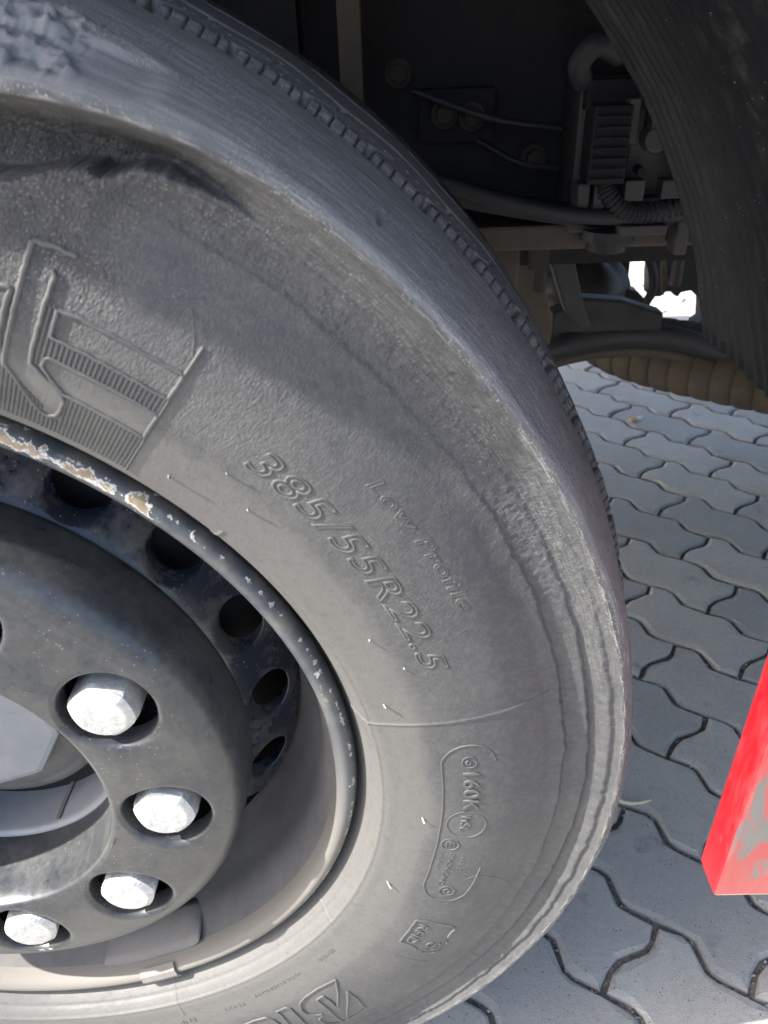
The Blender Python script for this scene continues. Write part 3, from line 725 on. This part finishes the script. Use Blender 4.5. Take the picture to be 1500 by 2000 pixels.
disc = holed_band('wheel_disc', disc_prof, 20, math.radians(1.3), np.interp(.2312, disc_prof[:, 0], cd), .0205, M['disc'], truck, .016, extra_in=[(.2130, .0415), (.2100, .0400), (.2050, .0390), (.19, .039), (.12, .039)], extra_out=[(.2485, .0885), (.2495, .092), (.2495, .097)])
part(disc, 'dusty blue-black wheel disc pierced by round hand holes')
cov_prof = smooth_prof([(.1345, -.0215), (.150, -.0225), (.168, -.0222), (.186, -.0208), (.2020, -.0180)], 6)
cc = np.r_[0, np.cumsum(np.linalg.norm(np.diff(cov_prof, axis=0), axis=1))]
cover = holed_band('nut_cover', cov_prof, 10, PH, np.interp(.1690, cov_prof[:, 0], cc), .0305, M['cover'], truck, .016, lip=.0035, M_=56, rings=6,
                   extra_in=[(.1345, -.0215), (.1315, -.0200), (.1295, -.015), (.1275, -.005), (.1250, .010), (.1228, .024), (.1220, .030), (.1222, .034)],
                   extra_out=[(.2020, -.0180), (.2090, -.0155), (.2150, -.0105), (.2185, -.003), (.2200, .008), (.2205, .022), (.2205, .034), (.2190, .0395)])
part(cover, 'dark dusty ring-shaped wheel nut cover with ten round openings')
# hub in the middle
hub = lathe('hub', [(.1230, .0335), (.1195, .036), (.1180, .045), (.1180, .085), (.1165, .094), (.112, .098), (.104, .099), (.098, .099)], M['hub'], truck, 4)
ring = lathe('hub_ring', [(.1030, .100), (.1030, .068), (.1010, .064), (.094, .0625), (.091, .0625), (.0890, .060), (.078, .060), (.05, .060)], M['hubdark'], hub, 0)
bm = bmesh.new(); cyl(bm, (0, .064, HZ), .0735, .040, 'Y', 9)
bmesh.ops.rotate(bm, verts=bm.verts, cent=(0, 0, HZ), matrix=Matrix.Rotation(.35, 3, 'Y'))
cap = bm_obj('hub_cap', bm, M['hub'], hub, bevel=.005)
bm = bmesh.new(); box(bm, (.1176 * math.cos(-1.15), .064, HZ + .1176 * math.sin(-1.15)), (.0022, .05, .004), Matrix.Rotation(1.15, 3, 'Y')); bm_obj('hub_seam', bm, M['hubdark'], hub)

# wheel nuts
def nut_mesh():
    bm = bmesh.new(); rings = []
    def ringp(fn, y): return [bm.verts.new((*fn(i), y)) for i in range(36)]
    def hexr(i, R): 
        t = 2 * math.pi * i / 36; k = (t % (math.pi / 3)) - math.pi / 6; r = R * math.cos(math.pi / 6) / math.cos(k); r = min(r, R * .975); return r * math.cos(t), r * math.sin(t)
    def cir(i, R): t = 2 * math.pi * i / 36; return R * math.cos(t), R * math.sin(t)
    L = [ringp(lambda i: hexr(i, .0228), .040), ringp(lambda i: hexr(i, .0226), -.0240), ringp(lambda i: tuple(.5 * (np.array(hexr(i, .0222)) * 1.02 + np.array(cir(i, .0200)) )), -.0290), ringp(lambda i: cir(i, .0172), -.0318), ringp(lambda i: cir(i, .0160), -.0325), ringp(lambda i: cir(i, .008), -.0332)]
    c = bm.verts.new((0, 0, -.0333))
    for a, b in zip(L, L[1:]):
        for i in range(36): bm.faces.new((a[i], a[(i + 1) % 36], b[(i + 1) % 36], b[i]))
    for i in range(36): bm.faces.new((L[-1][i], L[-1][(i + 1) % 36], c))
    bmesh.ops.recalc_face_normals(bm, faces=bm.faces)
    # local z -> world y
    bmesh.ops.transform(bm, matrix=Matrix(((1, 0, 0, 0), (0, 0, 1, 0), (0, 1, 0, 0), (0, 0, 0, 1))), verts=bm.verts)
    bmesh.ops.recalc_face_normals(bm, faces=bm.faces)
    me = D.meshes.new('lug_nut'); bm.to_mesh(me); bm.free()
    for p in me.polygons: p.use_smooth = False
    me.materials.append(M['nut']); return me
nm = nut_mesh(); NP = math.radians(28.6)
first = link('lug_nut', nm, None, truck)
for k in range(10):
    o = first if k == 0 else first.copy()
    if k: C.objects.link(o); o.parent = truck
    a = NP - k * math.pi / 5
    o.location = (.1672 * math.cos(a), random.uniform(.008, .0095), HZ + .1672 * math.sin(a)); o.rotation_euler = (random.gauss(0, .02), random.uniform(0, 1.0), random.gauss(0, .02))
lathe('brake_drum', [(.02, .075), (.13, .075), (.205, .10), (.238, .125), (.243, .30)], M['drum'], truck, 0)

# balance weights at the bottom of the rim
def arc_box(name, a0, a1, prof_, mat, parent, n=24, round_ends=False):
    """extrude a closed (R,y) outline along an arc, ends capped"""
    aa = np.radians(np.linspace(a0, a1, n)); pr = np.array(prof_, float); cen = pr.mean(0); V = []; F = []; k = len(pr)
    for i, t in enumerate(aa):
        e = min(i, n - 1 - i) / (n - 1) * 2; sc_ = (1 if not round_ends else max(.30, min(1, math.sqrt(max(0., 1 - (1 - min(1, e * 3)) ** 2)))))
        q = cen + (pr - cen) * [sc_, 1]
        V += [(r * math.cos(t), y, HZ + r * math.sin(t)) for r, y in q]
    for i in range(n - 1):
        for j in range(k): F.append((i * k + j, i * k + (j + 1) % k, (i + 1) * k + (j + 1) % k, (i + 1) * k + j))
    F.append(tuple(range(k))[::-1]); F.append(tuple(range((n - 1) * k, n * k)))
    me = D.meshes.new(name); me.from_pydata(V, [], F); me.update()
    bm = bmesh.new(); bm.from_mesh(me); bmesh.ops.recalc_face_normals(bm, faces=bm.faces); bm.to_mesh(me); bm.free()
    me.polygons.foreach_set('use_smooth', np.full(len(me.polygons), round_ends)); return link(name, me, mat, parent)
part(arc_box('balance_weight', -70.8, -63.8, [(.2828, -.001), (.2870, -.0065), (.2925, -.0080), (.2985, -.0058), (.3020, .0005), (.3018, .008), (.2985, .008), (.297, .001), (.29, -.001)], M['weight'], truck), 'clip-on balance weight hooked over the lower rim flange')
w2 = arc_box('balance_weight', -78, -57.5, [(.2835, .007), (.2815, .0062), (.2775, .014), (.2725, .024), (.2690, .036), (.2700, .044), (.277, .030), (.2835, .012)], M['weight'], truck, 40, True); part(w2, 'long rounded balance weight moulded along the lower rim barrel')

# ---- wheel arch liner (corrugated) and body above the wheel
LR = .665; la = np.radians(np.linspace(13.5, 150, 100)); ly = np.linspace(-.045, .40, 150)
rr = LR + .0015 * np.sin(ly * 2 * math.pi / .021)[None, :] + .003 * (vnoise(la[:, None] * 20 + 0 * ly[None, :], ly[None, :] * 30 + 0 * la[:, None], 5) - .5)
G = np.stack([rr * np.cos(la)[:, None], np.broadcast_to(ly[None, :], rr.shape), HZ + rr * np.sin(la)[:, None]], -1)
ln_ = link('wheel_arch_liner', grid_mesh('wheel_arch_liner', G), M['liner'], truck)
sm = ln_.modifiers.new('thickness', 'SOLIDIFY'); sm.thickness = .005; sm.offset = -1
part(ln_, 'dirty ribbed black plastic liner curving down behind the wheel')
YB = -.084
bm = bmesh.new()
def side_panel(bm, y0, y1):
    arc_ = [(.672 * math.cos(t), HZ + .672 * math.sin(t)) for t in np.radians(np.linspace(168, 12, 40))]
    outl = [(-1.6, .42), (-.672, .42)] + arc_ + [(.672, .42 + .001), (2.4, .42), (2.4, 1.9), (-1.6, 1.9)]
    a = [bm.verts.new((x, y0, z)) for x, z in outl]; f = bm.faces.new(a)
    r = bmesh.ops.extrude_face_region(bm, geom=[f]); bmesh.ops.translate(bm, vec=(0, y1 - y0, 0), verts=[v for v in r['geom'] if isinstance(v, bmesh.types.BMVert)])
    bmesh.ops.recalc_face_normals(bm, faces=bm.faces)
side_panel(bm, YB, YB + .03); body = bm_obj('fender_panel', bm, M['cab'], truck); part(body, 'dark fender panel around the wheel arch')
fa = np.radians(np.linspace(20, 98.6, 60)); fp = smooth_prof([(.672, YB + .004), (.674, YB - .018), (.684, YB - .029), (.72, YB - .030), (.80, YB - .024), (.84, YB - .012), (.85, YB + .004)], 5)
fan = fa[:, None] + np.radians(95 * np.maximum(fp[None, :, 0] - .688, 0)) * ((fa[:, None] - fa[0]) / (fa[-1] - fa[0]))     # added flare; its slanted front end shapes the shadow on the sidewall
fg = np.stack([fp[None, :, 0] * np.cos(fan), np.broadcast_to(fp[None, :, 1], fan.shape), HZ + fp[None, :, 0] * np.sin(fan)], -1)
part(link('shade_flare', grid_mesh('shade_flare', fg, wrap=False), M['cab'], truck), 'unseen dark flare added to shade the upper sidewall')
bm = bmesh.new(); box(bm, (.4, 1.02, 1.175), (3.9, 2.0, .03)); bm_obj('cab_floor', bm, M['cab'], truck)
# red skirt corner
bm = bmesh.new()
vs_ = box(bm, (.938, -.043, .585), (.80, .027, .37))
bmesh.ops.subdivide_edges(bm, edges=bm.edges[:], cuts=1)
skirt = bm_obj('side_skirt', bm, M['red'], truck, bevel=.003); part(skirt, 'red skirt corner with a painted-in grey reflection hanging beside the wheel')

# ---- underside behind the wheel
bm = bmesh.new(); box(bm, (.55, .64, .90), (2.0, .03, .52)); bm_obj('frame_rail', bm, M['chassis'], truck)
bm = bmesh.new(); box(bm, (.297, .55, .92), (.022, .05, .5)); bm_obj('frame_bracket', bm, M['brown'], truck)
bm = bmesh.new(); box(bm, (.22, .57, .92), (.05, .05, .5)); bm_obj('frame_bracket', bm, M['chassis'], truck)
from math import sin, cos
def bolt(x, y, z, r, mat=M['rust']):
    bm = bmesh.new(); cyl(bm, (x, y, z), r * 1.5, r * .35, 'Y', 24); cyl(bm, (x, y - r * .6, z), r, r * 1.1, 'Y', 6); bm_obj('frame_bolt', bm, mat, truck, bevel=r * .06)
for x, z in ((.345, .855), (.395, .815), (.425, .812), (.64, .93), (.50, .765), (.36, .95)): bolt(x, .615 - (.02 if z < .83 and x < .45 else 0), z, .010)
bm = bmesh.new(); box(bm, (.41, .612, .812), (.085, .014, .055)); bm_obj('bolt_plate', bm, M['chassis'], truck, bevel=.004)
# air valve block
unit = None
def ub(name, items, mat, parent, bevel=.003):
    bm = bmesh.new()
    for it in items:
        if it[0] == 'b': box(bm, it[1], it[2])
        else: cyl(bm, it[1], it[2], it[3], it[4], 24)
    return bm_obj(name, bm, mat, parent, bevel=bevel)
YU = .52
unit = ub('air_valve', [('b', (.585, YU + .04, .775), (.115, .07, .15))], M['mech'], truck); part(unit, 'grimy grey valve block with cable conduits under the chassis')
ub('valve_cover', [('b', (.590, YU - .002, .835), (.120, .02, .028))], M['chassis'], unit)
ub('valve_solenoid', [('b', (.553, YU - .01, .792), (.038, .05, .072))], M['chassis'], unit)
ub('valve_port', [('c', (.600, YU - .005, .795), .012, .05, 'Y')], M['mech'], unit)
ub('valve_bracket', [('b', (.648, YU + .0, .735), (.014, .03, .115))], M['mech'], unit)
ub('valve_plate', [('b', (.612, YU + .004, .765), (.055, .02, .040))], M['mech'], unit)
ub('valve_plate', [('b', (.610, YU - .002, .725), (.06, .02, .026))], M['mech'], unit)
ub('valve_plate', [('b', (.586, YU + .002, .795), (.014, .02, .075))], M['mech'], unit)
ub('valve_rod', [('b', (.622, YU, .815), (.010, .02, .035))], M['chassis'], unit)
for x in (.535, .552): ub('valve_connector', [('b', (x, YU - .005, .742), (.013, .03, .026))], M['mech'], unit)
cp = smooth_prof([(.556, .505, .765), (.560, .50, .745), (.580, .495, .728), (.605, .495, .725), (.640, .50, .730)], 26)
tube('cable_conduit', cp, .0095 + .0016 * np.sin(np.arange(len(cp)) * 1.3), M['cable'], unit, 10)
tube('cable_conduit', [(.528, .52, .845), (.520, .51, .862), (.535, .505, .878), (.56, .515, .868)], .011, M['cable'], unit, 10, n=6)
for k, (x0, z0, x1, z1) in enumerate(((.575, .86, .64, .872), (.60, .85, .66, .845), (.36, .84, .52, .80), (.43, .79, .52, .76), (.64, .80, .655, .70))):
    tube('cable', [(x0, .575, z0), ((x0 + x1) / 2, .555, (z0 + z1) / 2 - .006), (x1, .57, z1)], .0035, M['cable'], truck, 8, n=8)
for x, z in ((.588, .852), (.612, .856), (.634, .852)): ub('valve_clip', [('b', (x, YU + .0, z), (.012, .03, .010))], M['mech'], unit, .001)
for x, z, w, hh in ((.602, .812, .018, .03), (.575, .812, .012, .04), (.640, .775, .02, .05), (.628, .748, .03, .018), (.585, .748, .02, .02), (.60, .708, .05, .010)): ub('valve_plate', [('b', (x, YU - .012 - random.random() * .01, z), (w, .02, hh))], M['mech'], unit, .0015)
for x, z in ((.590, .766), (.634, .733), (.615, .79)): ub('valve_screw', [('c', (x, YU - .018, z), .0045, .02, 'Y')], M['chassis'], unit, .0006)
for k in range(7): ub('solenoid_rib', [('b', (.553, YU - .036, .761 + k * .0095), (.034, .005, .0028))], M['chassis'], unit, .0008)
# curved bar and cables across the bottom of the rail
tube('air_pipe', [(.30, .50, .795), (.40, .50, .757), (.47, .50, .736), (.55, .50, .722), (.64, .50, .722), (.80, .50, .735)], .008, M['cable'], truck, 10, n=6)
tube('air_pipe', [(.30, .53, .782), (.40, .53, .745), (.50, .53, .724), (.60, .53, .712), (.70, .53, .712), (.84, .53, .722)], .012, M['cable'], truck, 10, n=6)
bm = bmesh.new(); box(bm, (.56, .60, .690), (.62, .10, .028)); bm_obj('cross_beam', bm, M['brown'], truck, bevel=.004)
bm = bmesh.new(); box(bm, (.695, .545, .694), (.10, .012, .022)); bm_obj('rusty_tab', bm, M['rust'], truck, bevel=.002)
bm = bmesh.new(); box(bm, (.43, .64, .60), (.125, .05, .20)); bm_obj('spring_hanger', bm, M['brown'], truck, bevel=.006)
ub('hanger_bolt', [('b', (.508, .58, .665), (.022, .022, .036)), ('c', (.512, .58, .64), .008, .04, 'Z')], M['rust'], truck, .001)
ub('hose_fitting', [('c', (.573, .53, .698), .030, .012, 'Z'), ('c', (.573, .53, .688), .022, .016, 'Z')], M['cable'], truck, .001)
# dark gearbox / axle mass further in
bm = bmesh.new()
bmesh.ops.create_icosphere(bm, subdivisions=4, radius=1)
for v in bm.verts:
    c = v.co; p = .6; c.x = math.copysign(abs(c.x) ** p, c.x); c.y = math.copysign(abs(c.y) ** p, c.y); c.z = math.copysign(abs(c.z) ** p, c.z)
    v.co = (.32 + c.x * .42, 1.32 + c.y * .10, .56 + c.z * .27)
bm_obj('gearbox_housing', bm, M['drum'], truck, True)
def prism(name, outl, y0, y1, mat, parent, bevel=0):
    bm = bmesh.new(); f = bm.faces.new([bm.verts.new((x, y0, z)) for x, z in outl])
    r = bmesh.ops.extrude_face_region(bm, geom=[f]); bmesh.ops.translate(bm, vec=(0, y1 - y0, 0), verts=[v for v in r['geom'] if isinstance(v, bmesh.types.BMVert)])
    bmesh.ops.recalc_face_normals(bm, faces=bm.faces); return bm_obj(name, bm, mat, parent, bevel=bevel)
bm = bmesh.new(); bmesh.ops.create_uvsphere(bm, u_segments=40, v_segments=28, radius=.08)
for v in bm.verts:
    a_ = math.atan2(v.co.y, v.co.x); v.co *= 1 + .05 * math.cos(5 * a_) - (.12 if abs(v.co.z) < .012 else 0)
    v.co.z *= .9
bmesh.ops.translate(bm, vec=(.655, .95, .50), verts=bm.verts); bm_obj('ball_joint_housing', bm, M['drum'], truck, True)
prism('steering_arm', [(.50, .70), (.56, .70), (.575, .64), (.60, .56), (.615, .53), (.60, .525), (.575, .55), (.548, .62)], .70, .73, M['cable'], truck, .004)
prism('mounting_plate', [(.425, .70), (.519, .70), (.521, .647), (.541, .580), (.550, .545), (.548, .520), (.44, .520)], .66, .675, M['brown'], truck, .003)
prism('lower_arm', [(.56, .545), (.60, .566), (.66, .560), (.72, .540), (.72, .515), (.56, .515)], .72, .75, M['drum'], truck, .004)
prism('axle_bracket', [(.50, .64), (.905, .64), (.905, .456), (.885, .452), (.870, .436), (.872, .375), (.880, .368), (.899, .362), (.924, .338), (.954, .275), (.954, .215), (.60, .215)], 1.40, 1.44, M['drum'], truck)
prism('axle_crossmember', [(.907, .64), (1.7, .64), (1.7, .20), (1.055, .20), (1.055, .262), (1.040, .268), (1.038, .286), (1.051, .297), (1.045, .34), (1.013, .368), (.990, .364), (.984, .354), (.975, .358), (.970, .367), (.952, .366), (.945, .356), (.920, .357), (.914, .40), (.912, .448)], 1.38, 1.43, M['drum'], truck)
tube('brake_hose', [(.86, 1.33, .50), (.89, 1.32, .45), (.905, 1.32, .40), (.893, 1.33, .352), (.87, 1.34, .31)], .010, M['cable'], truck, 10, n=6)
ub('hanger_bolt', [('b', (.905, 1.20, .515), (.045, .04, .05)), ('c', (.905, 1.20, .47), .012, .07, 'Z')], M['mech'], truck, .002)
prism('steel_strip', [(.868, .43), (.876, .45), (.862, .50), (.856, .49)], 1.15, 1.165, M['brown'], truck)
# ribbed drum with the band above it
bd = smooth_prof([(.48, .90, .395), (.587, .90, .418), (.663, .90, .436), (.749, .90, .442), (.837, .90, .428), (.964, .90, .372), (1.05, .90, .33)], 10)
tube('support_band', bd, .020, M['cable'], truck, 14, flat=.8)
bd2 = bd - [0, -.02, .034]; tube('rusty_band', bd2, .011, M['brown'], truck, 10)
ax = Vector((.80, -.60, 0)).normalized(); cen = Vector((.925, .955, .362)); L_ = .56
tt = np.linspace(-1, 1, 560); aa_ = np.linspace(0, 2 * math.pi, 49)
rib_p = (tt * L_ / 2 + 1) / .036; saw = np.abs(np.sin(rib_p * math.pi)) ** .22
rad = (.098 * (1 - np.abs(tt) ** 3.2) ** .5 + .002) * (1 - .10 + .10 * saw) ; rad = np.maximum(rad, .004)
px_ = np.array([-ax.y, ax.x, 0]) * 1.0
G = np.array(cen)[None, None] + (tt * L_ / 2)[:, None, None] * np.array(ax)[None, None] + rad[:, None, None] * (np.cos(aa_)[None, :, None] * px_[None, None] + np.sin(aa_)[None, :, None] * np.array([0, 0, .62])[None, None])
rd = link('ribbed_drum', grid_mesh('ribbed_drum', G), M['ribdrum'], truck); part(rd, 'dusty brown ribbed drum hanging low under the truck')

# ------------------------------------------------------------------ litter on the pavement
st = D.objects.new('straw', tube_mesh('straw', smooth_prof([(.606, .315, .009), (.618, .309, .0065), (.632, .304, .0045), (.648, .3035, .005), (.665, .307, .006)], 5), [.0026] * 4 + [.0028] * 5 + [.0025] * 5 + [.0019] * 5 + [.001] * 2, 7)); C.objects.link(st)
st.data.materials.append(M['straw']); st['label'] = 'pale dry curled straw lying in a paver joint beside the tyre'; st['category'] = 'straw'
bt = D.objects.new('cigarette_butt', None); C.objects.link(bt); bt.location = (.965, 1.468, .004); bt.rotation_euler = (0, 0, .35)
bt['label'] = 'small cigarette butt with tan filter on the shaded pavers'; bt['category'] = 'cigarette butt'
bm = bmesh.new(); cyl(bm, (-.009, 0, .0005), .0042, .020, 'X', 12); bm_obj('filter', bm, M['cork'], bt, True)
bm = bmesh.new(); cyl(bm, (.0085, 0, .0005), .0040, .014, 'X', 12, r2=.0046); bm_obj('paper_end', bm, M['paper'], bt, True)
